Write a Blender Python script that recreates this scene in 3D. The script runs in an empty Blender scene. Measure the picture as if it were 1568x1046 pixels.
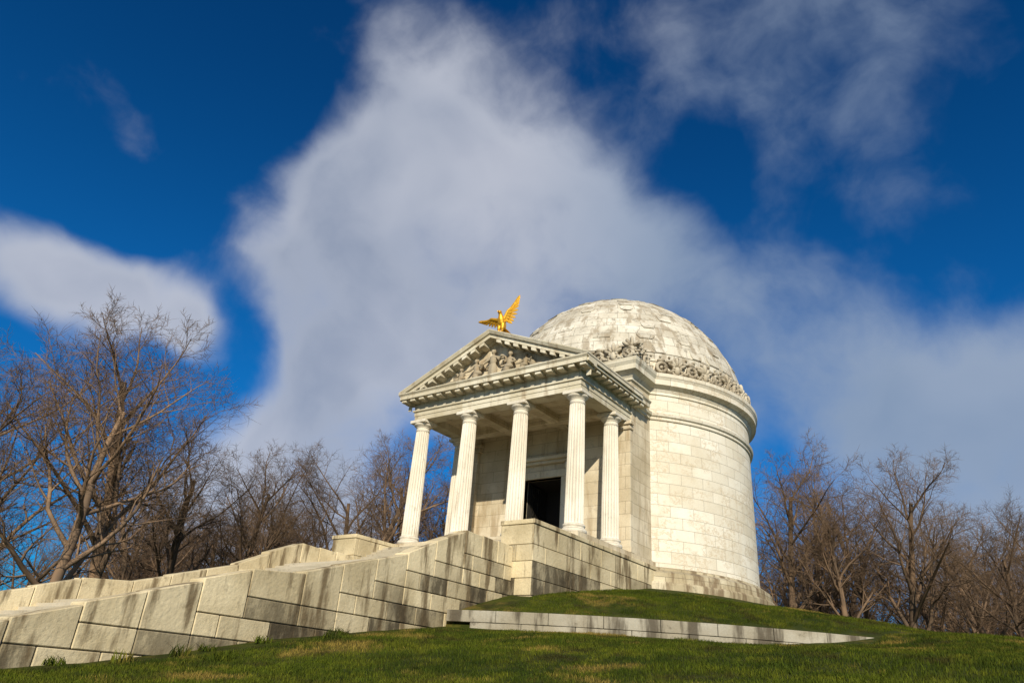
import bpy, bmesh, math, random
from mathutils import Vector, Matrix, Quaternion, noise as mnoise
R0=random.Random(7)
sc=bpy.context.scene
sc.view_settings.view_transform='Standard'
try: sc.view_settings.look='None'
except Exception: pass
sc.view_settings.exposure=0; sc.view_settings.gamma=1

# ------------------------------------------------------------------ helpers
def empty(name,loc=(0,0,0)):
    e=bpy.data.objects.new(name,None); e.location=loc; sc.collection.objects.link(e); return e
def box_uv(me):
    uv=me.uv_layers.new(name='UVMap'); vs=me.vertices
    for p in me.polygons:
        n=p.normal; ax=max(range(3),key=lambda i:abs(n[i]))
        for li in p.loop_indices:
            c=vs[me.loops[li].vertex_index].co
            uv.data[li].uv=((c.y,c.z) if ax==0 else (c.x,c.z) if ax==1 else (c.x,c.y))
def mk(name,V,F,mat,parent=None,smooth=False,uv=None,tone=None,bevel=0,fixn=True):
    me=bpy.data.meshes.new(name); me.from_pydata([tuple(v) for v in V],[],F); me.update()
    if fixn:
        bm=bmesh.new(); bm.from_mesh(me); bmesh.ops.recalc_face_normals(bm,faces=bm.faces); bm.to_mesh(me); bm.free()
    if uv is None: box_uv(me)
    else:
        l=me.uv_layers.new(name='UVMap')
        for lp in me.loops: l.data[lp.index].uv=uv[lp.vertex_index]
    if tone is not None:
        a=me.attributes.new('tone','FLOAT','FACE')
        a.data.foreach_set('value',tone)
    if smooth: me.polygons.foreach_set('use_smooth',[True]*len(me.polygons))
    me.materials.append(mat)
    o=bpy.data.objects.new(name,me); sc.collection.objects.link(o)
    if parent: o.parent=parent
    if bevel:
        b=o.modifiers.new('b','BEVEL'); b.width=bevel; b.segments=1; b.limit_method='ANGLE'
    return o
BF=[(0,1,3,2),(4,6,7,5),(0,4,5,1),(2,3,7,6),(0,2,6,4),(1,5,7,3)]
class Acc:
    def __init__(s): s.V=[];s.F=[];s.T=[]
    def add(s,V,F,t=0.0):
        b=len(s.V); s.V+= [tuple(v) for v in V]; s.F+=[tuple(i+b for i in f) for f in F]; s.T+=[t]*len(F)
    def box(s,x0,x1,y0,y1,z0,z1,t=0.0):
        s.add([(x,y,z) for x in (x0,x1) for y in (y0,y1) for z in (z0,z1)],BF,t)
    def hexa(s,P,t=0.0): s.add(P,BF,t)
    def ell(s,c,r,M=None,nu=10,nv=7,t=0.0):
        V=[];F=[];c=Vector(c)
        for j in range(nv+1):
            ph=math.pi*j/nv
            for i in range(nu):
                a=2*math.pi*i/nu
                v=Vector((r[0]*math.sin(ph)*math.cos(a),r[1]*math.sin(ph)*math.sin(a),r[2]*math.cos(ph)))
                if M is not None: v=M@v
                V.append(c+v)
        for j in range(nv):
            for i in range(nu):
                F.append((j*nu+i,(j+1)*nu+i,(j+1)*nu+(i+1)%nu,j*nu+(i+1)%nu))
        s.add(V,F,t)
    def tube(s,pts,rads,n=8,t=0.0):
        V=[];F=[]
        for k,(p,r) in enumerate(zip(pts,rads)):
            p=Vector(p); d=(Vector(pts[min(k+1,len(pts)-1)])-Vector(pts[max(k-1,0)])).normalized()
            a=d.orthogonal().normalized() if k==0 else (pa-d*pa.dot(d)).normalized(); pa=a; b=d.cross(a)
            for i in range(n):
                th=2*math.pi*i/n; V.append(p+(a*math.cos(th)+b*math.sin(th))*r)
        for k in range(len(pts)-1):
            for i in range(n): F.append((k*n+i,k*n+(i+1)%n,(k+1)*n+(i+1)%n,(k+1)*n+i))
        F.append(tuple(range(n))[::-1]); F.append(tuple((len(pts)-1)*n+i for i in range(n)))
        s.add(V,F,t)
    def obj(s,name,mat,parent=None,**k): 
        return mk(name,s.V,s.F,mat,parent,tone=s.T,**k)
def rev(name,prof,mat,parent=None,n=144,a0=0,a1=2*math.pi,uvR=8.2,flat=True):
    V=[];F=[];U=[];m=len(prof)
    for i in range(n+1):
        a=a0+(a1-a0)*i/n
        for k,(r,z) in enumerate(prof):
            V.append((r*math.cos(a),r*math.sin(a),z)); U.append((a*uvR,z))
    for i in range(n):
        for k in range(m-1):
            F.append((i*m+k,(i+1)*m+k,(i+1)*m+k+1,i*m+k+1))
    return mk(name,V,F,mat,parent,uv=U,fixn=False)
def sweepU(name,prof,W,yf,yb,mat,parent):
    V=[];m=len(prof)
    for o,z in prof:
        V+=[(W+o,yb,z),(W+o,yf-o,z),(-W-o,yf-o,z),(-W-o,yb,z)]
    F=[]
    for k in range(m):
        a=k*4;b=((k+1)%m)*4
        for j in range(3): F.append((a+j,a+j+1,b+j+1,b+j))
    F.append(tuple(k*4 for k in range(m))); F.append(tuple(k*4+3 for k in range(m))[::-1])
    return mk(name,V,F,mat,parent)

# ------------------------------------------------------------------ materials
def newmat(name):
    m=bpy.data.materials.new(name); m.use_nodes=True; nt=m.node_tree; nt.nodes.clear()
    out=nt.nodes.new('ShaderNodeOutputMaterial'); b=nt.nodes.new('ShaderNodeBsdfPrincipled')
    nt.links.new(b.outputs[0],out.inputs[0]); return m,nt,b
def mixc(nt,fac,a,b,mode='MIX'):
    n=nt.nodes.new('ShaderNodeMix'); n.data_type='RGBA'; n.blend_type=mode
    for s,v in ((n.inputs[0],fac),(n.inputs[6],a),(n.inputs[7],b)):
        if isinstance(v,bpy.types.NodeSocket): nt.links.new(v,s)
        elif isinstance(v,(int,float)): s.default_value=v
        else: s.default_value=(*v,1)
    return n.outputs[2]
def ramp(nt,src,lo,hi,a=0.0,b=1.0,interp='SMOOTHSTEP'):
    n=nt.nodes.new('ShaderNodeMapRange'); n.interpolation_type=interp
    n.inputs[1].default_value=lo;n.inputs[2].default_value=hi;n.inputs[3].default_value=a;n.inputs[4].default_value=b
    nt.links.new(src,n.inputs[0]); return n.outputs[0]
def math_(nt,op,a,b=None):
    n=nt.nodes.new('ShaderNodeMath'); n.operation=op
    for i,v in enumerate((a,b)):
        if v is None: continue
        if isinstance(v,(int,float)): n.inputs[i].default_value=v
        else: nt.links.new(v,n.inputs[i])
    return n.outputs[0]
def noise(nt,vec,scale,detail=4,rough=.55,stretch=None):
    if stretch:
        mp=nt.nodes.new('ShaderNodeMapping'); mp.inputs['Scale'].default_value=stretch; nt.links.new(vec,mp.inputs[0]); vec=mp.outputs[0]
    n=nt.nodes.new('ShaderNodeTexNoise'); n.inputs['Scale'].default_value=scale; n.inputs['Detail'].default_value=detail; n.inputs['Roughness'].default_value=rough
    nt.links.new(vec,n.inputs['Vector']); return n.outputs['Fac']
def stone(name,base,base2,stain,brick=None,mortar=.55,stain_lo=.58,stain_hi=.75,stain_amt=.7,top_grime=.5,bump=.25,var=.16,streak=.5,grime_col=(.09,.085,.075),vein=0.0,msize=.009,damp=0.0):
    m,nt,b=newmat(name)
    tc=nt.nodes.new('ShaderNodeTexCoord'); ob=tc.outputs['Object']; geo=nt.nodes.new('ShaderNodeNewGeometry')
    n1=noise(nt,ob,.55,3); c=mixc(nt,ramp(nt,n1,.35,.65),base,base2)
    hb=None
    if brick:
        bt=nt.nodes.new('ShaderNodeTexBrick'); bt.inputs['Scale'].default_value=1
        bt.inputs['Brick Width'].default_value=brick[0]; bt.inputs['Row Height'].default_value=brick[1]
        bt.inputs['Mortar Size'].default_value=msize; bt.inputs['Mortar Smooth'].default_value=.3
        bt.inputs['Color1'].default_value=(1,1,1,1); bt.inputs['Color2'].default_value=(1-var*1.5,1-var*1.7,1-var*2.1,1); bt.inputs['Mortar'].default_value=(mortar,mortar*.95,mortar*.88,1)
        nt.links.new(tc.outputs['UV'],bt.inputs['Vector'])
        c=mixc(nt,1.0,c,bt.outputs['Color'],'MULTIPLY'); hb=bt.outputs['Fac']
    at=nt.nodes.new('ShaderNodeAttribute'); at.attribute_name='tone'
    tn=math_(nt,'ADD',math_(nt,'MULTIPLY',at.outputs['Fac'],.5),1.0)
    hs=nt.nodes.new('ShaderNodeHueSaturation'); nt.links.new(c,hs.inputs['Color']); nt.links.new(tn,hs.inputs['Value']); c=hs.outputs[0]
    if vein:
        v=noise(nt,ob,1.5,5,.72,(1,1,1.7)); v=math_(nt,'ABSOLUTE',math_(nt,'SUBTRACT',v,.5))
        pat=ramp(nt,noise(nt,ob,.8,2,.5),.44,.58)
        c=mixc(nt,math_(nt,'MULTIPLY',ramp(nt,v,0,.045,vein,0),pat),c,(base[0]*.64,base[1]*.54,base[2]*.42))
    n2=noise(nt,ob,1.0,5,.62,(1.7,1.7,.28)); s=ramp(nt,n2,stain_lo,stain_hi,0,stain_amt)
    c=mixc(nt,s,c,stain)
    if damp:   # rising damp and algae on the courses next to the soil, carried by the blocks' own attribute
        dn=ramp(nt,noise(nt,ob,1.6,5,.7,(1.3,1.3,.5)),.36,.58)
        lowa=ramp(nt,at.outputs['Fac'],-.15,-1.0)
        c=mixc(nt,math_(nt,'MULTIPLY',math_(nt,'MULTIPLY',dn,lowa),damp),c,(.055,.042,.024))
    n3=noise(nt,ob,2.3,5,.7); c=mixc(nt,ramp(nt,n3,.56,.74,0,streak),c,grime_col)
    n4=noise(nt,ob,22,2,.6); c=mixc(nt,1.0,c,mixc(nt,n4,(.8,.8,.78),(1.12,1.12,1.12)),'MULTIPLY')
    sp=nt.nodes.new('ShaderNodeSeparateXYZ'); nt.links.new(geo.outputs['Normal'],sp.inputs[0])
    g=math_(nt,'MULTIPLY',ramp(nt,sp.outputs[2],.45,.9),top_grime)
    c=mixc(nt,g,c,grime_col)
    nt.links.new(c,b.inputs['Base Color']); b.inputs['Roughness'].default_value=.82
    b.inputs['Specular IOR Level'].default_value=.25
    bp=nt.nodes.new('ShaderNodeBump'); bp.inputs['Strength'].default_value=bump; bp.inputs['Distance'].default_value=.03
    h=noise(nt,ob,9,4,.65)
    if hb is not None: h=math_(nt,'SUBTRACT',h,math_(nt,'MULTIPLY',hb,.8))
    nt.links.new(h,bp.inputs['Height']); nt.links.new(bp.outputs[0],b.inputs['Normal'])
    return m
M_rot=stone('rotunda_marble',(.86,.82,.71),(.80,.745,.615),(.55,.42,.26),brick=(1.35,.58),mortar=.5,stain_lo=.55,stain_hi=.82,stain_amt=.55,streak=.16,top_grime=.5,var=.10,vein=.7,msize=.014,bump=.35,grime_col=(.30,.235,.16))
M_trim=stone('trim_marble',(.80,.75,.61),(.65,.59,.44),(.33,.24,.14),brick=(1.9,5.),mortar=.7,stain_lo=.50,stain_hi=.73,stain_amt=.7,streak=.55,top_grime=.9,bump=.4)
M_port=stone('portico_marble',(.80,.71,.54),(.64,.55,.39),(.32,.22,.11),brick=(1.7,.62),mortar=.5,stain_lo=.48,stain_hi=.7,stain_amt=.6,streak=.3,top_grime=.6,bump=.35,msize=.012,var=.11)
M_plin=stone('plinth_stone',(.68,.61,.45),(.50,.43,.29),(.18,.125,.07),brick=(1.9,.75),mortar=.4,stain_lo=.45,stain_hi=.62,stain_amt=.85,streak=.5,top_grime=.3,bump=.35,msize=.014)
M_col=stone('column_marble',(.83,.775,.66),(.71,.65,.53),(.36,.27,.17),stain_lo=.53,stain_hi=.77,stain_amt=.55,streak=.28,top_grime=.4)
M_dome=stone('dome_marble',(.76,.72,.62),(.58,.54,.45),(.30,.24,.16),brick=(1.3,.72),mortar=.5,stain_lo=.49,stain_hi=.62,stain_amt=.7,streak=.8,top_grime=.05,bump=1.0,var=.12,grime_col=(.17,.145,.11),msize=.012)
M_orn=stone('ornament_marble',(.62,.56,.44),(.44,.38,.28),(.16,.12,.07),stain_lo=.45,stain_hi=.64,stain_amt=.75,streak=.7,top_grime=.4,bump=.6)
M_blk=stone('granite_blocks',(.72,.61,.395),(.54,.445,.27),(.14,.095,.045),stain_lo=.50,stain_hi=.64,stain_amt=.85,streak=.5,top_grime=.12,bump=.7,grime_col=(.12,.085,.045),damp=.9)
M_low=stone('terrace_stone',(.46,.43,.35),(.34,.30,.22),(.07,.055,.035),stain_lo=.47,stain_hi=.62,stain_amt=.85,streak=.7,top_grime=.2,bump=.6,grime_col=(.08,.065,.045))
def simple(name,col,rough=.6,metal=0.0,nsc=6,amt=.35,bump=.2):
    m,nt,b=newmat(name); tc=nt.nodes.new('ShaderNodeTexCoord')
    n=noise(nt,tc.outputs['Object'],nsc,3,.6)
    c=mixc(nt,n,tuple(x*(1-amt) for x in col),tuple(min(1,x*(1+amt)) for x in col))
    nt.links.new(c,b.inputs['Base Color']); b.inputs['Roughness'].default_value=rough; b.inputs['Metallic'].default_value=metal
    bp=nt.nodes.new('ShaderNodeBump'); bp.inputs['Strength'].default_value=bump; bp.inputs['Distance'].default_value=.02
    nt.links.new(n,bp.inputs['Height']); nt.links.new(bp.outputs[0],b.inputs['Normal']); return m
M_dark=simple('joint_mortar',(.06,.05,.035),.9)
M_bronze=simple('dark_bronze',(.05,.045,.035),.45,.7)
M_void=simple('doorway_dark',(.015,.013,.011),.8)  # near-black colour stands in for the shade inside the doorway
M_gold=simple('gilded_bronze',(.82,.42,.03),.42,.6,9,.25,.3)
M_step=stone('step_stone',(.55,.49,.38),(.44,.39,.29),(.2,.15,.09),top_grime=.2)
def grassmat(name,blade):
    m,nt,b=newmat(name); geo=nt.nodes.new('ShaderNodeNewGeometry'); P=geo.outputs['Position']
    n1=noise(nt,P,.3,4,.6); n2=noise(nt,P,1.5,4,.65)
    c=mixc(nt,ramp(nt,n1,.35,.65),(.026,.042,.0045),(.060,.080,.006))
    c=mixc(nt,ramp(nt,n2,.42,.68,0,.8),c,(.110,.118,.010))
    n4=noise(nt,P,.42,5,.65,(1,1,.2)); yel=ramp(nt,n4,.55,.64)
    c=mixc(nt,math_(nt,'MULTIPLY',yel,.7),c,(.27,.185,.045))
    n5=noise(nt,P,.8,4,.7,(1,1,.3)); c=mixc(nt,ramp(nt,n5,.52,.66,0,.75),c,(.034,.028,.009))
    if not blade: c=mixc(nt,.5,c,(.030,.033,.010))
    else:
        at=nt.nodes.new('ShaderNodeAttribute'); at.attribute_name='tone'
        hs=nt.nodes.new('ShaderNodeHueSaturation'); nt.links.new(c,hs.inputs['Color'])
        nt.links.new(math_(nt,'ADD',at.outputs['Fac'],1.0),hs.inputs['Value']); c=hs.outputs[0]
    nt.links.new(c,b.inputs['Base Color']); b.inputs['Roughness'].default_value=.8; b.inputs['Specular IOR Level'].default_value=.08
    if not blade:
        bp=nt.nodes.new('ShaderNodeBump'); bp.inputs['Strength'].default_value=.8; bp.inputs['Distance'].default_value=.05
        nt.links.new(noise(nt,P,14,3,.7),bp.inputs['Height']); nt.links.new(bp.outputs[0],b.inputs['Normal'])
    return m
M_ground=grassmat('lawn_ground',False); M_blade=grassmat('grass_blade',True)
def barkmat(name,a,b_):
    m,nt,b=newmat(name); tc=nt.nodes.new('ShaderNodeTexCoord')
    n=noise(nt,tc.outputs['Object'],1.0,2,.6,(1,1,.4)); c=mixc(nt,ramp(nt,n,.35,.65),a,b_)
    oi=nt.nodes.new('ShaderNodeObjectInfo'); hs=nt.nodes.new('ShaderNodeHueSaturation'); nt.links.new(c,hs.inputs['Color'])
    nt.links.new(math_(nt,'ADD',math_(nt,'MULTIPLY',oi.outputs['Random'],.6),.7),hs.inputs['Value'])
    nt.links.new(hs.outputs[0],b.inputs['Base Color']); b.inputs['Roughness'].default_value=.9; b.inputs['Specular IOR Level'].default_value=.1; return m
M_bark=barkmat('bark',(.22,.145,.09),(.12,.085,.058))

# ------------------------------------------------------------------ terrain
def lerp_pts(P,t):
    if t<=P[0][0]: return P[0][1]
    for (a,b),(c,d) in zip(P,P[1:]):
        if t<=c: return b+(d-b)*(t-a)/(c-a)
    return P[-1][1]
def sst(a,b,x):
    t=min(1,max(0,(x-a)/(b-a))); return t*t*(3-2*t)
INN=[(0,-1.3),(8.9,-1.35),(11.5,-1.9),(14,-2.3),(17.6,-3.0),(18.7,-3.28),(21.2,-4.14)]
LEF=[(21.4,-4.56),(25.1,-5.1),(28.7,-5.75),(32.6,-6.5),(34.2,-6.7),(45.7,-7.6),(70,-9.5),(150,-12),(4000,-12)]
RIG=[(21.4,-3.62),(24,-3.9),(28,-4.6),(36,-5.7),(45.7,-6.95),(70,-9.5),(150,-12),(4000,-12)]
def ground(x,y):
    r=math.hypot(x,y); ph=math.degrees(math.atan2(x,-y))
    k=sst(21.5,31,r)
    w=sst(8,55,ph)*k+sst(38,60,ph)*(1-k)
    if ph>140: w=1-sst(140,175,ph)
    bump=.06*(mnoise.noise(Vector((x*.35,y*.35,0)))+.4*mnoise.noise(Vector((x*1.3,y*1.3,3))))
    if r<21.3:
        z=lerp_pts(INN,r); k=max(0,(r-17)/4.3)
        z+=k*k*.5*sst(44,60,ph)*(w if ph>140 else 1)
        return z+bump*min(1,max(0,r-9))
    return lerp_pts(LEF,r)*(1-w)+lerp_pts(RIG,r)*w+bump
V=[];F=[];rs=[0.5]+[i*.5 for i in range(2,42)]+[21.0,21.22,21.38,21.6,22]+[22.5+.5*i for i in range(60)]+[54,57,61,66,72,80,95,120,160,250,500,1200,3500]
nphi=300
for r in rs:
    for i in range(nphi):
        a=2*math.pi*i/nphi; x=r*math.cos(a); y=r*math.sin(a); V.append((x,y,ground(x,y)))
for j in range(len(rs)-1):
    for i in range(nphi): F.append((j*nphi+i,j*nphi+(i+1)%nphi,(j+1)*nphi+(i+1)%nphi,(j+1)*nphi+i))
F.append(tuple(range(nphi)))
mk('ground',V,F,M_ground,smooth=True)

# ------------------------------------------------------------------ block walls
def blocks(acc,prof,base,tofn,bw=1.25,rh=.6,minh=.36,g=.008,rng=R0,jog=0.0):
    """coursed ashlar in an (s,z) plane; prof: top polyline (s,z); base(s)->z; tofn(s,z,k) k=0/1 face"""
    s0=prof[0][0]; cuts=[s0]
    for (a,_),(b,_) in zip(prof,prof[1:]):
        n=max(1,round((b-a)/bw)); cuts+=[a+(b-a)*(i+1)/n for i in range(n)]
    half=[]
    def poly(P,t):
        n=len(P)
        acc.add([tofn(s,z,0) for s,z in P]+[tofn(s,z,1) for s,z in P],[tuple(range(n)),tuple(range(2*n-1,n-1,-1))]+[(i,n+i,n+(i+1)%n,(i+1)%n) for i in range(n)],t)
    for a,b in zip(cuts,cuts[1:]):
        za,zb_=lerp_pts(prof,a+1e-4),lerp_pts(prof,b-1e-4)
        zc=math.floor((min(za,zb_)-minh)/rh)*rh
        j0=rng.uniform(-jog,jog) if abs(za-zb_)>.05 else 0
        poly([(a+g,zc+g),(b-g,zc+g),(b-g,zb_+j0-jog*.6),(a+g,za+j0+jog*.6)],rng.uniform(-.2,.25))
        half+=[(a,(a+b)/2,zc),((a+b)/2,b,zc)]
    zmin=min(min(base(h[0]),base(h[1])) for h in half)-.6
    k=math.floor(zmin/rh); zmax=max(h[2] for h in half)
    while k*rh<zmax-1e-6:
        zl,zh=k*rh,(k+1)*rh
        off=k%2
        def ok(h): return h[2]>=zh-1e-6 and zh>min(base(h[0]),base(h[1]))-.5
        i=0
        while i<len(half):
            if not ok(half[i]): i+=1; continue
            j=i+1
            if (i+off)%2==0 and j<len(half) and ok(half[j]): j+=1
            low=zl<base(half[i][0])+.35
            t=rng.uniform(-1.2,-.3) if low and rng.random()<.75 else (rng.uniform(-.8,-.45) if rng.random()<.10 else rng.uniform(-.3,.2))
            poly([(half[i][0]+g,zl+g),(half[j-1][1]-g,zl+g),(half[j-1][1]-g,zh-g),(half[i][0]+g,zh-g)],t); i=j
        k+=1

top=[(-40,-7.95),(-33.8,-5.76),(-31.2,-4.9),(-28.6,-4.03),(-26.9,-3.84),(-25.6,-3.42),(-24.3,-3.0),(-23.0,-2.58),(-21.7,-1.95),(-20.2,-1.3),(-17.32,-1.3)]
XI,XO=4.1,4.75; PX=5.65; PF=-17.3; PZ=-.3
for sx in (1,-1):
    par=empty('stair_wall')
    a=Acc(); x0,x1=(XI,XO) if sx>0 else (-XO,-XI)
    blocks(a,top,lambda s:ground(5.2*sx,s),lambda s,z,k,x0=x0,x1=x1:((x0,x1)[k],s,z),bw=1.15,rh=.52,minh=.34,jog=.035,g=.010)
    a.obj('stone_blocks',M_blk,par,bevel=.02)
    c=Acc()
    for (a0,z0),(a1,z1) in zip(top,top[1:]):
        c.hexa([(x,y,z) for x in (x0+.04,x1-.04) for y,zt in ((a0,z0),(a1,z1)) for z in (-9.5,zt-.08)])
    c.obj('wall_core',M_dark,par)
st=empty('stairway'); a=Acc()
sp=[(-40,-8.7),(-28.8,-4.75),(-27.1,-4.7),(-20.5,-2.25),(-18.4,-2.2),(-15.3,-.62),(-14.45,-.6)]
for (y0,z0),(y1,z1) in zip(sp,sp[1:]):
    n=max(1,round((z1-z0)/.165)) if z1-z0>.2 else 1
    for i in range(n):
        ya=y0+(y1-y0)*i/n; yb=y0+(y1-y0)*(i+1)/n; z=z0+(z1-z0)*(i+1)/n
        a.box(-4.095,4.095,ya,yb-.001,-9.6,z,R0.uniform(-.1,.1))
a.obj('steps',M_step,st)

tw=empty('terrace_wall'); a=Acc()
def arcwall(p0,p1):
    n=int((p1-p0)/4.6)
    for i in range(n):
        b0=p0+(p1-p0)*i/n+.02; b1=p0+(p1-p0)*(i+1)/n-.02
        for (ra,rb,za,zb,sh) in ((21.08,21.52,-4.40,-4.04,0),(21.12,21.50,-5.4,-4.41,.5)):
            P=[]; q=(b1-b0)*sh
            for r in (ra,rb):
                for ph in (b0+q,b1+q):
                    for z in (za,zb): P.append((r*math.sin(math.radians(ph)),-r*math.cos(math.radians(ph)),z))
            a.hexa(P,R0.uniform(-.2,.1))
arcwall(13.0,64); arcwall(-64,-13.0)
a.obj('wall_blocks',M_low,tw,bevel=.012)

# ------------------------------------------------------------------ monument
mon=empty('domed_memorial_building')
W=4.85; D=13.08; H=6.6; YF=-8.4; WA=5.3
a=Acc()
a.box(-PX+.12,PX-.12,-14.44,-3.5,-4.6,PZ-.1)
for s in (-1,1): a.box(*sorted((s*(XI+.1),s*(PX-.12))),PF+.12,-14.45,-4.6,PZ-.1)
a.box(-4.09,4.09,-14.44,-14.0,-.62,-.36); a.box(-5.4,5.4,-14.0,-13.73,-.5,-.18); a.box(-5.45,5.45,-13.72,-4,-.41,0)
a.obj('podium_core',M_port,mon)
for sx in (1,-1):
    a=Acc()
    f=lambda s,z,k,sx=sx:((PX*sx,(PX-.2)*sx)[k],s,z)
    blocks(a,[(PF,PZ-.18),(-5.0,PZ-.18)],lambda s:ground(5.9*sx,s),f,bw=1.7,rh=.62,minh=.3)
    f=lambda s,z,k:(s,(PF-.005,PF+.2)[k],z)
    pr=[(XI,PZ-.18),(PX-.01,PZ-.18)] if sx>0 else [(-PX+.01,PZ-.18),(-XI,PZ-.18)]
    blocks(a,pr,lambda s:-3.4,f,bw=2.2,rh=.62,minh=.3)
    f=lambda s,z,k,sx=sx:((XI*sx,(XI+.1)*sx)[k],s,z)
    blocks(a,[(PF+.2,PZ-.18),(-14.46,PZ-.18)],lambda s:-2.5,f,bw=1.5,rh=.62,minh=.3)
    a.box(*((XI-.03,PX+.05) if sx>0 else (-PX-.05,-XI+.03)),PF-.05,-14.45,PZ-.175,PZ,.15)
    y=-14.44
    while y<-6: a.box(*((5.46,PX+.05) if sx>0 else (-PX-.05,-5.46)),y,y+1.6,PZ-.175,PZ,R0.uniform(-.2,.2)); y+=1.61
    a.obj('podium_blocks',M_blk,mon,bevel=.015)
rev('rotunda_plinth',[(9.02,-2.6),(9.02,-1.1),(8.95,-1.0),(8.85,-.98),(8.8,-.55),(8.62,-.42),(8.45,-.38),(8.45,-.28),(8.2,-.2)],M_plin,mon,a0=math.radians(-52),a1=math.radians(232))
prof=[(8.2,-.2),(8.2,7.5),(8.28,7.52),(8.28,7.66),(8.38,7.72),(8.42,7.86),(8.22,7.9),(8.22,8.95),(8.3,9.0),(8.3,9.12),(8.42,9.3),(8.62,9.42),(8.7,9.44),(8.7,9.72),(8.8,9.9),(8.82,10.08),(8.3,10.2),(8.2,10.2),(8.2,11.0),(8.26,11.02),(8.26,11.14),(7.9,11.16),(7.9,11.3)]
rev('rotunda_wall',prof,M_rot,mon,a0=math.radians(-53),a1=math.radians(233))
a=Acc(); DH=4.2
a.box(-WA,-1.2,YF,-4,-.5,11.0); a.box(1.2,WA,YF,-4,-.5,11.0); a.box(-1.2,1.2,YF,-4,DH,11.0)
a.obj('front_block',M_port,mon)
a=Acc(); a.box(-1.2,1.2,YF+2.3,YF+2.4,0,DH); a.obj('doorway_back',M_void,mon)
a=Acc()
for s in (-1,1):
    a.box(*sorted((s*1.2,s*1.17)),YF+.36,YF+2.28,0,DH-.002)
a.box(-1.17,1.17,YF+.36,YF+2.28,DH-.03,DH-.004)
a.obj('door_reveal_shade',M_void,mon)  # thin dark sheets over jambs and head, painting the opening's shade
a=Acc()
for s in (-1,1):   # door leaves folded back, with scroll grilles
    x=s*1.12
    a.box(*sorted((x-.02,x+.02)),YF+.5,YF+1.5,.05,.15); a.box(*sorted((x-.02,x+.02)),YF+.5,YF+1.5,DH-.15,DH-.05)
    for i in range(6): y=YF+.5+i*.2; a.box(x-.018,x+.018,y-.015,y+.015,.05,DH-.05)
    for j in range(5): a.tube([(x,YF+1.0+.3*math.cos(t*math.pi/6),.6+j*.8+.36*math.sin(t*math.pi/6)) for t in range(13)],[.02]*13,5)
a.obj('bronze_door_grille',M_bronze,mon)
a=Acc()
for s in (-1,1):
    a.box(*sorted((s*1.2,s*1.6)),YF-.1,YF+.35,0,DH); a.box(*sorted((s*1.55,s*1.9)),YF-.32,YF-.003,DH-.3,DH+.75)
    a.ell((s*1.72,YF-.3,DH-.15),(.16,.14,.2)); a.ell((s*1.72,YF-.34,DH+.5),(.16,.16,.22))
a.box(-1.6,1.6,YF-.12,YF+.35,DH,DH+.42); a.box(-2.0,2.0,YF-.3,YF-.004,DH+.75,DH+.9); a.box(-2.15,2.15,YF-.5,YF-.004,DH+.9,DH+1.1)
a.obj('door_surround',M_trim,mon,bevel=.02)
cp=[(-.6,8.9),(.0,8.95),(.1,9.0),(.1,9.12),(.22,9.3),(.42,9.42),(.5,9.44),(.5,9.72),(.6,9.9),(.62,10.083),(.1,10.203),(-.6,10.203)]
sweepU('attic_cornice',cp,WA,YF,-5.5,M_trim,mon)
sweepU('attic_coping',[(-.6,11.0),(.06,11.0),(.06,11.14),(-.6,11.14)],WA,YF,-5.5,M_trim,mon)
sweepU('attic_belt',[(-.3,7.503),(.08,7.523),(.08,7.663),(.18,7.723),(.22,7.863),(-.3,7.863)],WA,YF,-5.5,M_trim,mon)
a=Acc()
for s in (-1,1):
    a.box(*sorted((s*(W-.42),s*(W+.52))),YF-.3,YF-.003,0,6.15)
    a.box(s*W-.58,s*W+.58,YF-.38,YF-.002,6.15,6.3); a.box(s*W-.62,s*W+.62,YF-.42,YF-.004,6.42,6.6); a.box(s*W-.52,s*W+.52,YF-.32,YF-.003,6.3,6.42)
    a.box(s*W-.6,s*W+.6,YF-.4,YF-.002,0,.28)
a.obj('antae',M_port,mon,bevel=.02)
def column(i,x,y):
    V=[];F=[];n=120;zs=[.42,.5,1.2,2.2,3.2,4.2,5.2,5.95,6.02]
    for k,z in enumerate(zs):
        t=(z-.42)/5.6; r=.425-(.425-.355)*(t**1.5)
        dep=.0 if k in (0,8) else .1
        for j in range(n):
            fr=(j%6)/6.0; rr=r*(1-dep*math.sin(math.pi*fr)**.8) if j%6 else r
            a_=2*math.pi*j/n; V.append((rr*math.cos(a_),rr*math.sin(a_),z))
    m=len(zs)
    for k in range(m-1):
        for j in range(n): F.append((k*n+j,k*n+(j+1)%n,(k+1)*n+(j+1)%n,(k+1)*n+j))
    V=[(v[0]+x,v[1]+y,v[2]) for v in V]
    mk('column_shaft_%d'%i,V,F,M_col,mon,fixn=False)
    cp=[(.0,0),(.54,0),(.57,.04),(.585,.1),(.57,.17),(.53,.2),(.49,.22),(.47,.26),(.49,.3),(.51,.34),(.49,.39),(.45,.42),(.3,.425)]
    o=rev('column_base_%d'%i,cp,M_col,mon,n=40,uvR=.5); o.location=(x,y,0)
    cc=[(.3,6.0),(.355,6.0),(.375,6.03),(.375,6.07),(.35,6.09),(.35,6.18),(.375,6.2),(.39,6.235),(.43,6.27),(.5,6.33),(.52,6.38),(.5,6.42),(.3,6.425)]
    o=rev('column_capital_%d'%i,cc,M_col,mon,n=40,uvR=.5); o.location=(x,y,0)
    a=Acc(); a.box(x-.53,x+.53,y-.53,y+.53,6.42,6.595); a.obj('column_abacus_%d'%i,M_col,mon,bevel=.02)
pos=[(-W,-D),(-W/3,-D),(W/3,-D),(W,-D),(W,-D+3.3),(-W,-D+3.3)]
for i,(x,y) in enumerate(pos): column(i+1,x,y)
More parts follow.
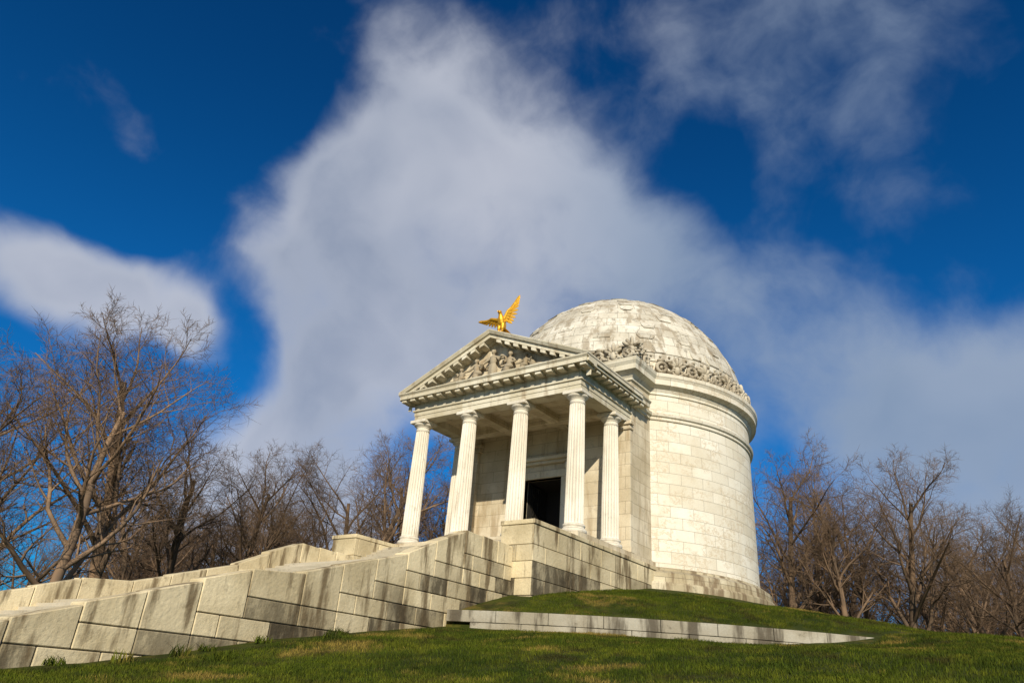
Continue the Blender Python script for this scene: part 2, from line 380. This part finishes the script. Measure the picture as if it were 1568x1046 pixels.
ep=[(-.38,6.6),(.38,6.6),(.38,6.86),(.41,6.86),(.41,7.08),(.49,7.1),(.49,7.18),(.38,7.18),(.38,7.56),(.45,7.6),(.5,7.66),(.98,7.72),(.98,7.69),(1.04,7.69),(1.04,7.88),(1.13,7.98),(1.13,8.03),(-.38,8.03)]
YE=-7.4
sweepU('entablature',ep,W,-D,YF-.003,M_trim,mon)
for s in (-1,1):
    V=[];q=[(.452,7.56),(.452,7.6),(.5,7.66),(.98,7.72),(.98,7.69),(1.04,7.69),(1.04,7.88),(1.13,7.98),(1.13,8.03),(.452,8.03)]
    for o,z in q: V+=[(s*(W+o),YF-.004,z),(s*(W+o),YE,z)]
    m=len(q); F=[(2*k,2*k+1,(2*k+3)%(2*m),(2*k+2)%(2*m)) for k in range(m)]+[tuple(2*k+1 for k in range(m)),tuple(2*k for k in range(m))[::-1]]
    mk('cornice_return',V,F,M_trim,mon)
a=Acc()
n=19
for i in range(n):
    x=-5.65+11.3*i/(n-1); a.box(x-.16,x+.16,-D-.97,-D-.44,7.54,7.70)
    a.box(x-.13,x+.13,-D-.41,-D-.375,7.22,7.5)
ny=11
for s in (-1,1):
    for i in range(ny):
        y=-D-.3+i*.58
        if y<YE-.2: a.box(*sorted((s*(W+.47),s*(W+.97))),y-.16,y+.16,7.54,7.70)
        if y<YF-.2: a.box(*sorted((s*(W+.375),s*(W+.41))),y-.13,y+.13,7.22,7.5)
mS=(10.67-8.12)/5.98
def topz(x): return 8.12+(5.98-abs(x))*mS
for s in (-1,1):
    for i in range(9):
        x=s*(.55+i*.56); h=.15; P=[]
        for xx in (x-h,x+h):
            for yy in (-D-.94,-D-.28):
                for dz in (-.6,-.42): P.append((xx,yy,topz(xx)+dz))
        a.hexa(P)
a.obj('mutules',M_trim,mon,bevel=.012)
rp=[(.2,-.5),(.45,-.5),(.5,-.44),(.95,-.42),(.95,-.24),(1.05,-.2),(1.13,-.04),(1.13,.0),(.2,0)]
V=[];F=[];m=len(rp)
for o,h in rp:
    for x in (-5.98,0,5.98): V.append((x,-D-o,topz(x)+h))
for k in range(m):
    a0=k*3;b0=((k+1)%m)*3
    for j in range(2): F.append((a0+j,a0+j+1,b0+j+1,b0+j))
F.append(tuple(k*3 for k in range(m))); F.append(tuple(k*3+2 for k in range(m))[::-1])
mk('raking_cornice',V,F,M_trim,mon)
V=[(x,y,topz(x)+dz) for y in (-D-.21,YF) for x in (-5.98,0,5.98) for dz in (-.003,-.3)]
F=[(0,6,8,2),(2,8,10,4),(1,3,9,7),(3,5,11,9),(0,1,7,6),(4,10,11,5),(0,2,3,1),(2,4,5,3)]
mk('portico_roof',V,F,M_trim,mon)
mk('tympanum',[(-5.5,-D-.3,8.0),(5.5,-D-.3,8.0),(0,-D-.3,10.4),(-5.5,-D+.1,8.0),(5.5,-D+.1,8.0),(0,-D+.1,10.4)],[(0,1,2),(3,5,4),(0,3,4,1),(1,4,5,2),(2,5,3,0)],M_port,mon)
a=Acc(); a.box(-W-.3,W+.3,-D-.3,YF+.0,7.0,7.1)
for x in (-W/3,W/3): a.box(x-.3,x+.3,-D+.37,YF-.01,6.62,7.0)
a.box(-W+.37,W-.37,-D+3.0,-D+3.6,6.63,7.0)
a.obj('portico_ceiling',M_port,mon)
# dome: plain band, then low weathered courses
prof=[(8.19,11.14),(8.19,11.55),(8.02,11.57),(8.02,11.66)]
ang0=math.asin((11.66-9.27)/9.13); nc=12
for k in range(nc+1):
    t=ang0+(math.pi/2-ang0)*k/nc; z=9.27+9.13*math.sin(t); r=8.36*math.cos(t)
    if k>0: prof.append((r+.03,z-.01))
    prof.append((r if k<nc else 0.0,z))
V=[];F=[];U=[];n=180;m=len(prof); L=[0]
for k in range(1,m): L.append(L[-1]+math.dist(prof[k],prof[k-1]))
for i in range(n+1):
    a_=2*math.pi*i/n
    for k,(r,z) in enumerate(prof): V.append((r*math.cos(a_),r*math.sin(a_),z)); U.append((a_*7.5,L[k]))
for i in range(n):
    for k in range(m-1): F.append((i*m+k,(i+1)*m+k,(i+1)*m+k+1,i*m+k+1))
mk('dome',V,F,M_dome,mon,uv=U,fixn=False)
a=Acc(); rng=random.Random(4)
for k in range(0,11):
    t0=ang0+(math.pi/2-ang0)*(k+.02)/nc; t1=ang0+(math.pi/2-ang0)*(k+.98)/nc
    r0,z0=8.36*math.cos(t0),9.27+9.13*math.sin(t0); r1,z1=8.36*math.cos(t1),9.27+9.13*math.sin(t1)
    cnt=max(10,int(2*math.pi*r0/1.25)); 
    for i in range(cnt):
        if rng.random()<.45: continue
        am=2*math.pi*(i+.5*(k%2)+rng.uniform(-.1,.1))/cnt; da=math.pi/cnt*rng.uniform(.6,.95)
        e=rng.uniform(.015,.065)
        pts=[]
        w0=rng.uniform(.45,1)
        for (rr,zz,wd,of) in ((r0,z0,w0,e+.02),(r0+(r1-r0)*.3,z0+(z1-z0)*.3,.97,e+.015),(r0+(r1-r0)*.6,z0+(z1-z0)*.6,1,e*.8),(r1,z1,rng.uniform(.6,.95),.01)):
            for sg in (-1,1): pts.append(((rr+of)*math.cos(am+sg*da*wd),(rr+of)*math.sin(am+sg*da*wd),zz+of*.35))
        inn=[(p[0]*.975,p[1]*.975,p[2]-.1) for p in pts]
        Fs=[(0,1,3,2),(2,3,5,4),(4,5,7,6),(8,0,2,10),(1,9,11,3),(10,2,4,12),(3,11,13,5),(12,4,6,14),(5,13,15,7),(8,9,1,0)]
        a.add(pts+inn,Fs,rng.uniform(-.3,.15))
a.obj('dome_courses',M_dome,mon)
rev('oculus_ring',[(1.5,18.2),(1.5,18.42),(1.1,18.48),(.9,18.3)],M_dome,mon,n=48)
a=Acc()
for i in range(96):
    th=2*math.pi*i/96; a.ell((8.22*math.cos(th),8.22*math.sin(th),11.38),(.09,.09,.09),None,6,4)
a.obj('dome_studs',M_orn,mon,smooth=True)
# cresting ornaments
a=Acc(); rng=random.Random(3)
def module(c,out,right,i):
    up=Vector((0,0,1)); M=Matrix((right,out,up)).transposed()
    def P(x,o,z): return c+right*x+out*o+up*z
    if i%2==0:
        a.ell(P(0,.12,.42),(.2,.2,.28),M,8,6)
        for k,ang in enumerate((-62,-32,0,32,62)):
            t=math.radians(ang); L=.62 if k==2 else .5
            Mr=M@Matrix.Rotation(t,3,'Y')
            a.ell(P(math.sin(t)*L*.75,.12,.55+math.cos(t)*L*.68),(.11,.16,L*.5),Mr,7,6)
        for s in (-1,1):
            a.tube([P(s*(.1+.2*math.sin(q)),.16,.3-.15*math.cos(q)) for q in [j*.7 for j in range(7)]],[.07]*7,5)
    else:
        a.tube([P(.28*math.cos(q),.16,.5+.28*math.sin(q)) for q in [j*math.pi/6 for j in range(13)]],[.11]*13,6)
        a.ell(P(0,.12,.5),(.12,.14,.12),M,7,5)
        a.ell(P(0,.1,.95),(.26,.16,.12),M,7,5)
    a.ell(P(.46,.05,.92),(.22,.15,.10),M,7,5)
    for k in range(7):
        t=(k+.5)/7; a.ell(P(.15+t*.62,.16,.62-.38*math.sin(math.pi*t)+rng.uniform(-.03,.03)),(.10,.12,.09),M,6,5)
nm=56
for i in range(nm):
    th=2*math.pi*i/nm
    x,y=8.25*math.cos(th),8.25*math.sin(th)
    if abs(x)<WA and y<0: continue
    module(Vector((x,y,10.12)),Vector((math.cos(th),math.sin(th),0)),Vector((-math.sin(th),math.cos(th),0)),i)
for i in range(12): module(Vector((-WA+.3+i*.93,YF-.03,10.12)),Vector((0,-1,0)),Vector((1,0,0)),i)
for s in (-1,1):
    module(Vector((s*(WA+.03),YF+.5,10.12)),Vector((s,0,0)),Vector((0,1,0)),0)
    module(Vector((s*(WA+.03),YF+1.4,10.12)),Vector((s,0,0)),Vector((0,1,0)),1)
    module(Vector((s*(WA+.0),YF-.0,10.3)),Vector((s*.7,-.7,0)),Vector((.7,s*.7,0)),0)
a.obj('cresting_ornament',M_orn,mon,smooth=True)

# pediment sculpture
a=Acc()
def figure(x,h,lean=0,seated=False,arm=1):
    y=-D-.52; z0=8.03
    s=h/1.5
    if seated:
        a.ell((x,y,z0+.3*s),(.3*s,.22,.34*s)); a.ell((x+.1*s,y-.12,z0+.42*s),(.26*s,.22,.16*s))
        a.ell((x+.05*s,y-.2,z0+.2*s),(.17*s,.14,.3*s)); zt=z0+.5*s
    else:
        a.ell((x,y,z0+.35*s),(.25*s,.18,.5*s)); a.ell((x+.06*s,y-.06,z0+.3*s),(.14*s,.16,.4*s)); zt=z0+.68*s
    a.ell((x+lean*.2,y,zt+.2*s),(.17*s,.14,.27*s)); a.ell((x+lean*.25,y,zt+.38*s),(.22*s,.12,.1*s))
    hx=x+lean*.32; a.tube([(x+lean*.25,y,zt+.38*s),(hx,y-.02,zt+.55*s)],[.06*s,.055*s],8)
    a.ell((hx,y-.04,zt+.64*s),(.095*s,.11*s,.125*s)); a.ell((hx,y+.03,zt+.68*s),(.11*s,.1*s,.11*s))
    for sd in (-1,1):
        sh=(x+lean*.25+sd*.2*s,y,zt+.36*s); el=(sh[0]+sd*.2*s,y-.1,sh[2]-.2*s); ha=(el[0]+sd*.16*s*arm,y-.2,el[2]+(.14 if sd*arm>0 else -.06)*s)
        a.tube([sh,el,ha],[.075*s,.06*s,.045*s],7); a.ell(ha,(.055*s,.05*s,.06*s),None,7,5)
figure(0,1.75,0,False,1); figure(-1.0,1.6,-.3,True,1); figure(1.0,1.6,.3,True,-1)
figure(-2.0,1.2,-.3,True,-1); figure(2.0,1.2,.3,True,1)
for s in (-1,1):
    a.ell((s*2.8,-D-.45,8.25),(.5,.2,.2)); a.ell((s*2.45,-D-.45,8.45),(.18,.16,.24)); a.ell((s*2.4,-D-.48,8.73),(.09,.1,.11))
    a.ell((s*3.5,-D-.42,8.16),(.35,.16,.13))
    a.tube([(s*.5+.26*math.cos(q),-D-.42,9.05+.26*math.sin(q)) for q in [j*math.pi/5 for j in range(11)]],[.05]*11,6)
o=a.obj('pediment_sculpture',M_port,mon,smooth=True)
rm=o.modifiers.new('r','REMESH'); rm.mode='VOXEL'; rm.voxel_size=.03; rm.use_smooth_shade=True

# ------------------------------------------------------------------ eagle
eg=empty('golden_eagle_statue',(.1,-13.3,10.45))
a=Acc()
a.ell((0,0,.22),(.26,.24,.24)); 
for s in (-1,1):
    a.tube([(s*.1,.0,.85),(s*.12,-.05,.6),(s*.11,-.05,.4)],[.14,.1,.045],8)
    for k in (-1,0,1): a.tube([(s*.11,-.05,.42),(s*.11+k*.06,-.14,.4),(s*.11+k*.08,-.19,.33)],[.035,.03,.01],6)
a.tube([(0,.22,.62),(0,.12,.78),(0,.02,.98),(0,-.08,1.18),(0,-.14,1.34),(0,-.2,1.46)],[.12,.2,.235,.2,.125,.1],12)
a.ell((0,-.24,1.5),(.105,.14,.11)); 
a.tube([(0,-.34,1.5),(0,-.43,1.49),(0,-.47,1.42)],[.05,.038,.008],7)
for s in (-1,1): a.ell((s*.075,-.3,1.53),(.02,.025,.02))
o=a.obj('body',M_gold,eg,smooth=True); rm=o.modifiers.new('r','REMESH'); rm.mode='VOXEL'; rm.voxel_size=.018; rm.use_smooth_shade=True
a=Acc()
def feather(p,d,L,w,nrm):
    d=d.normalized(); s=d.cross(nrm).normalized(); nrm=s.cross(d).normalized(); prof=[(0,.45),(.25,.9),(.6,1),(.85,.75),(1,.1)]
    V=[];F=[]
    for t,k in prof:
        c=p+d*L*t
        V+= [c-s*w*k*.5-nrm*.012,c+nrm*.02,c+s*w*k*.5-nrm*.012,c-nrm*.02]
    for i in range(len(prof)-1):
        for j in range(4): F.append((i*4+j,i*4+(j+1)%4,i*4+4+(j+1)%4,i*4+4+j))
    F.append((3,2,1,0)); F.append(tuple(16+j for j in range(4))); a.add(V,F)
def wing(sh,dirv,drop,span,ww=1.0):
    dirv=dirv.normalized(); drop=(drop-dirv*drop.dot(dirv)).normalized(); nr=dirv.cross(drop).normalized()
    elb=sh+dirv*span*.45-drop*.1; tip=sh+dirv*span*.72
    a.tube([sh,elb,tip],[.12,.085,.05],8)
    for i in range(11):
        t=i/10; p=(sh.lerp(elb,t*2) if t<.5 else elb.lerp(tip,t*2-1))
        d=drop*(1-t)**.8+dirv*(t**1.2)*1.7
        feather(p+nr*.01*(i%2),d,span*(.42+.16*t)*ww,span*.14,nr)
    for i in range(9):
        t=i/8; p=(sh.lerp(elb,t*2) if t<.5 else elb.lerp(tip,t*2-1))
        d=drop*(1-t)**.8+dirv*(t**1.2)*1.5
        feather(p+nr*.035,d,span*.24,span*.13,nr); feather(p-nr*.035,d,span*.24,span*.13,nr)
wing(Vector((-.15,0,1.15)),Vector((-1,-.1,.12)),Vector((0,.4,-.9)),1.15,.85)
wing(Vector((.15,.02,1.15)),Vector((.62,.1,1.0)),Vector((1,.3,-.6)),1.15,1.15)
for k in range(-3,4): feather(Vector((k*.03,.2,.72)),Vector((k*.13,.55,-.55)),.62,.12,Vector((0,.6,.6)))
a.obj('wings_and_tail',M_gold,eg)

# ------------------------------------------------------------------ grass
gr=empty('grass'); rng=random.Random(11)
def patch(name,n,size,h0,h1,w,seed):
    r=random.Random(seed); V=[];F=[];T=[]
    for i in range(n):
        x,y=r.uniform(-size/2,size/2),r.uniform(-size/2,size/2); h=r.uniform(h0,h1); a_=r.uniform(0,6.28); ww=w*r.uniform(.6,1.2)
        dx,dy=math.cos(a_)*ww/2,math.sin(a_)*ww/2; lx,ly=r.gauss(0,.35)*h,r.gauss(0,.35)*h; b=len(V)
        V+=[(x-dx,y-dy,-.02),(x+dx,y+dy,-.02),(x+dx*.7+lx*.5,y+dy*.7+ly*.5,h*.6),(x-dx*.7+lx*.5,y-dy*.7+ly*.5,h*.6),(x+lx*1.3,y+ly*1.3,h)]
        F+=[(b,b+1,b+2,b+3),(b+3,b+2,b+4)]; t=r.uniform(-.35,.45); T+=[t,t]
    me=bpy.data.meshes.new(name); me.from_pydata(V,[],F); at=me.attributes.new('tone','FLOAT','FACE'); at.data.foreach_set('value',T); me.materials.append(M_blade); return me
pm=[patch('grass_patch',900,1.25,.03,h,.013,s) for s,h in ((0,.08),(1,.09),(2,.11),(3,.07))]
cam_p=Vector((21.3786,-40.3848,-6.4984)); S=1.2
gx=-2
while gx<32:
    gy=-40
    while gy<0:
        x=gx+rng.uniform(-.1,.1); y=gy+rng.uniform(-.1,.1); gy+=S
        d=math.hypot(x-cam_p.x,y-cam_p.y); r=math.hypot(x,y)
        if d<3 or d>33 or r<9.7 or abs(r-21.3)<.62: continue
        if x<5.4 : continue
        if x<6.35 and y>-18.0: continue
        az=math.degrees(math.atan2(-(x-cam_p.x),(y-cam_p.y)))
        if az<-8 or az>76: continue
        e=.4; z=ground(x,y); nx=(ground(x-e,y)-ground(x+e,y))/(2*e); ny=(ground(x,y-e)-ground(x,y+e))/(2*e)
        o=bpy.data.objects.new('grass_patch',pm[rng.randrange(4)]); sc.collection.objects.link(o); o.parent=gr
        q=Vector((0,0,1)).rotation_difference(Vector((nx,ny,1)).normalized())
        o.rotation_mode='QUATERNION'; 
        o.rotation_quaternion=q@Quaternion((0,0,1),rng.choice([0,1.5708,3.14159,4.712])); o.location=(x,y,z)
    gx+=S
wd=empty('weeds'); wm=patch('weed_clump',60,.4,.12,.3,.03,9)
for (x,y) in [(5.2,-28.2),(5.05,-29.6),(5.3,-30.4),(5.1,-25.6),(5.6,-31.8),(6.3,-27),(5.0,-32.8),(7,-30.5)]:
    o=bpy.data.objects.new('weed_clump',wm); sc.collection.objects.link(o); o.parent=wd; o.location=(x,y,ground(x,y)); o.rotation_euler=(0,0,rng.uniform(0,6)); o.scale=(1,1,rng.uniform(.6,1.2))

# ------------------------------------------------------------------ trees
def tree_mesh(name,seed,h=18,fork=.16,nlimb=9,spread=1.0,fine=1.0,wide=1.0):
    r=random.Random(seed); V=[];F=[]
    def tube(pts,rads,n):
        b=len(V); pa=None
        for k,(p,rad) in enumerate(zip(pts,rads)):
            d=(pts[min(k+1,len(pts)-1)]-pts[max(k-1,0)]).normalized()
            a_=d.orthogonal().normalized() if pa is None else (pa-d*pa.dot(d)).normalized(); pa=a_; bb=d.cross(a_)
            for i in range(n):
                t=2*math.pi*i/n; q=p+(a_*math.cos(t)+bb*math.sin(t))*rad; V.append((q.x,q.y,q.z))
        for k in range(len(pts)-1):
            for i in range(n): F.append((b+k*n+i,b+k*n+(i+1)%n,b+(k+1)*n+(i+1)%n,b+(k+1)*n+i))
    segs=[7,7,5,3,2]; sides=[9,6,4,3,3]; wob=[.06,.11,.15,.18,.2]
    def grow(p,d,L,rad,lev):
        n=segs[lev]; pts=[p.copy()]; rads=[rad]; d=d.normalized()
        for k in range(n):
            d=(d+Vector((r.gauss(0,1),r.gauss(0,1),r.gauss(0,1)))*wob[lev]+Vector((0,0,1))*(.06 if lev<3 else .03)).normalized()
            p=p+d*L/n; pts.append(p.copy()); rads.append(rad*(1-.82*(k+1)/n) if lev>0 else rad*(1-.6*(k+1)/n))
        tube(pts,rads,sides[lev])
        if lev>=4: return
        cn=[nlimb,9,8,int(7*fine)][lev]
        for c in range(cn):
            t=(fork+(1-fork)*(c+r.random()*.8)/cn) if lev==0 else (.2+.78*(c+r.random())/cn)
            t=min(t,.99); f=t*n; i=int(f); q=pts[i].lerp(pts[i+1],f-i); rr=rads[i]+(rads[i+1]-rads[i])*(f-i)
            dd=(pts[i+1]-pts[i]).normalized(); az=c*2.4+r.uniform(-.5,.5)+seed
            side=(dd.orthogonal().normalized()); side=Matrix.Rotation(az,3,dd)@side
            ang=math.radians([r.uniform(22,46),r.uniform(25,55),r.uniform(28,60),r.uniform(25,60)][lev])*(spread if lev==0 else 1)
            nd=dd*math.cos(ang)+side*math.sin(ang)
            LL=L*[r.uniform(.5,.74)*(1.05-.45*t)*wide,r.uniform(.33,.55)*(1.15-.5*t),r.uniform(.35,.6)*(1.1-.4*t),r.uniform(.4,.75)][lev]
            grow(q,nd,LL,max(rr*[.62,.6,.6,.6][lev],.010),lev+1)
    grow(Vector((0,0,-.3)),Vector((r.gauss(0,.06),r.gauss(0,.06),1)),h*.78,h*.017,0)
    top_=max(v[2] for v in V); k=h/top_; V=[(x*k,y*k,z*k) for x,y,z in V]
    me=bpy.data.meshes.new(name); me.from_pydata(V,[],F); me.polygons.foreach_set('use_smooth',[True]*len(F)); me.materials.append(M_bark); return me
TM=[tree_mesh('bare_tree_mesh',s,18,f,nl,sp,1.0,wd_) for s,f,nl,sp,wd_ in ((1,.12,12,1.15,1.15),(2,.18,10,.95,1),(3,.1,12,1.2,1.1),(4,.22,10,.85,1),(5,.15,11,1.05,1))]
def place(name,mi,az,dist,topel,parent=None,rot=0,wx=1.0):
    x=cam_p.x-math.sin(math.radians(az))*dist; y=cam_p.y+math.cos(math.radians(az))*dist
    z=ground(x,y); h=cam_p.z+dist*math.tan(math.radians(topel))-z
    s=h/18; o=bpy.data.objects.new(name,TM[mi]); sc.collection.objects.link(o); o.location=(x,y,z); o.scale=(s*wx,s*wx,s); o.rotation_euler=(0,0,rot)
    if parent: o.parent=parent
    return o
for i,(mi,az,d,el,rot) in enumerate([(0,67.0,40,24.2,.5),(2,75,42,22.5,2),(4,64.0,46,22.9,1),(3,60,55,18,4),(4,56,58,15.8,2),(0,53,62,16,3.3),
    (2,49.5,60,18.6,.2),(1,46.6,58,19.2,2.2),(4,43.5,60,18.8,5),(3,40.5,62,17.4,1.1),
    (1,16,62,18.3,.7),(4,14.2,66,17.6,3.6),(3,12.0,60,17.3,2.9),(1,10.2,66,16.8,4.2),(4,8.6,62,17.4,1.3),(2,6.4,70,14.6,.4),(0,2.2,60,14.6,4.4),(1,4.0,68,13.9,5.2),(2,-1,62,14.4,2.4),(2,69.8,60,20.0,3)]):
    place('bare_tree',mi,az,d,el,None,rot,1.18)
dt=empty('distant_trees'); rng=random.Random(21)
for i in range(60):
    az=rng.uniform(37,78) if i%2 else rng.uniform(-6,21)
    d=rng.uniform(72,105); el=rng.uniform(9.5,13.8) if az>30 else rng.uniform(10,13.5)
    place('tree',rng.randrange(5),az,d,el,dt,rng.uniform(0,6.28),1.15)

# ------------------------------------------------------------------ sky + sun
SE=28; sa=(.58,-.815)
Sd=Vector((math.cos(math.radians(SE))*sa[0],math.cos(math.radians(SE))*sa[1],math.sin(math.radians(SE)))).normalized()
sl=bpy.data.lights.new('sun','SUN'); sl.energy=5.0; sl.angle=math.radians(.5); sl.color=(1,.90,.73)
so=bpy.data.objects.new('sun',sl); sc.collection.objects.link(so); so.rotation_euler=Sd.to_track_quat('Z','Y').to_euler()
w=bpy.data.worlds.new('World'); sc.world=w; w.use_nodes=True; nt=w.node_tree; nt.nodes.clear()
wo=nt.nodes.new('ShaderNodeOutputWorld'); bg=nt.nodes.new('ShaderNodeBackground'); nt.links.new(bg.outputs[0],wo.inputs[0]); bg.inputs[1].default_value=.1
sky=nt.nodes.new('ShaderNodeTexSky'); sky.sky_type='NISHITA'; sky.sun_disc=False; sky.sun_elevation=math.radians(SE); sky.sun_rotation=math.atan2(sa[0],sa[1])
sky.air_density=1.0; sky.dust_density=.4; sky.ozone_density=2.0
tc=nt.nodes.new('ShaderNodeTexCoord'); G=tc.outputs['Generated']
nz=nt.nodes.new('ShaderNodeTexNoise'); nz.inputs['Scale'].default_value=5; nz.inputs['Detail'].default_value=3; nz.inputs['Roughness'].default_value=.5; nt.links.new(G,nz.inputs['Vector'])
v1=nt.nodes.new('ShaderNodeVectorMath'); v1.operation='SUBTRACT'; nt.links.new(nz.outputs['Color'],v1.inputs[0]); v1.inputs[1].default_value=(.5,.5,.5)
v2=nt.nodes.new('ShaderNodeVectorMath'); v2.operation='SCALE'; nt.links.new(v1.outputs[0],v2.inputs[0]); v2.inputs['Scale'].default_value=.10
v3=nt.nodes.new('ShaderNodeVectorMath'); v3.operation='ADD'; nt.links.new(G,v3.inputs[0]); nt.links.new(v2.outputs[0],v3.inputs[1]); Wd=v3.outputs[0]
# azimuth, elevation, radius (deg), weight  -- fixed cloud layout in the sky
CL=[(54.5,36.5,5.5,.9),(47.5,39.0,7.5,.85),(51.5,32.5,8,.95),(42.7,32,10,1.0),(35.0,38,7,.8),(29,35,7.5,.85),(24,31.5,6.5,.75),(55,27,6.5,1.0),(48.5,23,8,.9),(54.5,21,5,.7),(38,24,9,.75),(51,45.5,7,.5),(40,46,8,.42),
(75,23.5,4.2,.85),(71,23,4.2,.9),(67,23.2,3.8,.85),(63.6,24,2.6,.75),(62.6,21.8,2.8,.75),
(58.5,15.5,5,.75),(51,14,7,.75),(60,9,7,.85),(48,7,9,.9),
(16.0,26,7,.52),(8,23,8,.55),(0,22,8,.58),(9,15.5,9,.75),(0,12,11,.8),(22,20,8,.6),(-7,18,9,.7),
(8,36,7,.30),(0,33,6,.30),(6,46,12,.33),(20,49,10,.36),(14,32,5,.25)]
acc=None
for az,el,rad,wt in CL:
    a_,e_=math.radians(az),math.radians(el); c=(-math.sin(a_)*math.cos(e_),math.cos(a_)*math.cos(e_),math.sin(e_))
    d=nt.nodes.new('ShaderNodeVectorMath'); d.operation='DISTANCE'; nt.links.new(Wd,d.inputs[0]); d.inputs[1].default_value=c
    m_=ramp(nt,d.outputs['Value'],0,math.radians(rad)*1.33,wt,0)
    acc=m_ if acc is None else math_(nt,'ADD',acc,m_)
sep=nt.nodes.new('ShaderNodeSeparateXYZ'); nt.links.new(G,sep.inputs[0])
back=math_(nt,'MULTIPLY',ramp(nt,sep.outputs[1],.25,-.2),ramp(nt,noise(nt,G,2.5,2,.5),.4,.6,0,1.1))
acc=math_(nt,'ADD',acc,back)
accs=math_(nt,'MINIMUM',acc,1.12)
nA=noise(nt,Wd,6.5,6,.54)
dens=math_(nt,'ADD',accs,math_(nt,'MULTIPLY',math_(nt,'SUBTRACT',nA,.5),1.45))
alpha=ramp(nt,dens,.20,1.12)
mott=noise(nt,Wd,3.5,3,.5)
ccol=mixc(nt,ramp(nt,mott,.35,.65),(2.9,3.4,4.5),(4.9,5.2,6.1))
ccol=mixc(nt,ramp(nt,dens,.7,1.5,.5,0),ccol,(6.2,6.5,7.2))
# the right-hand bank is thinner and bluer
cs=nt.nodes.new('ShaderNodeVectorMath'); cs.operation='DOT_PRODUCT'; nt.links.new(G,cs.inputs[0]); cs.inputs[1].default_value=(-.05,.85,.52)
ccol=mixc(nt,ramp(nt,cs.outputs['Value'],.86,.97,0,.65),ccol,(2.0,3.0,4.5))
tint=mixc(nt,1.0,sky.outputs[0],(.035,.52,1.0),'MULTIPLY')
tint=mixc(nt,ramp(nt,sep.outputs[2],.35,.8,0,1),tint,mixc(nt,1.0,tint,(.6,.68,.72),'MULTIPLY'))
final=mixc(nt,math_(nt,'MULTIPLY',alpha,.92),tint,ccol)
nt.links.new(final,bg.inputs[0])

# ------------------------------------------------------------------ camera
yaw,pi_,ro=.6477,.4553,.0766
fw=Vector((-math.sin(yaw)*math.cos(pi_),math.cos(yaw)*math.cos(pi_),math.sin(pi_)))
r=Vector((math.cos(yaw),math.sin(yaw),0)); u=r.cross(fw)
r2=r*math.cos(ro)+u*math.sin(ro); u2=-r*math.sin(ro)+u*math.cos(ro)
cd=bpy.data.cameras.new('camera'); co=bpy.data.objects.new('camera',cd); sc.collection.objects.link(co)
Mx=Matrix((r2,u2,-fw)).transposed().to_4x4(); Mx.translation=cam_p; co.matrix_world=Mx
cd.sensor_width=36; cd.lens=1108.3/1568*36; cd.clip_end=6000; cd.clip_start=.1
sc.camera=co
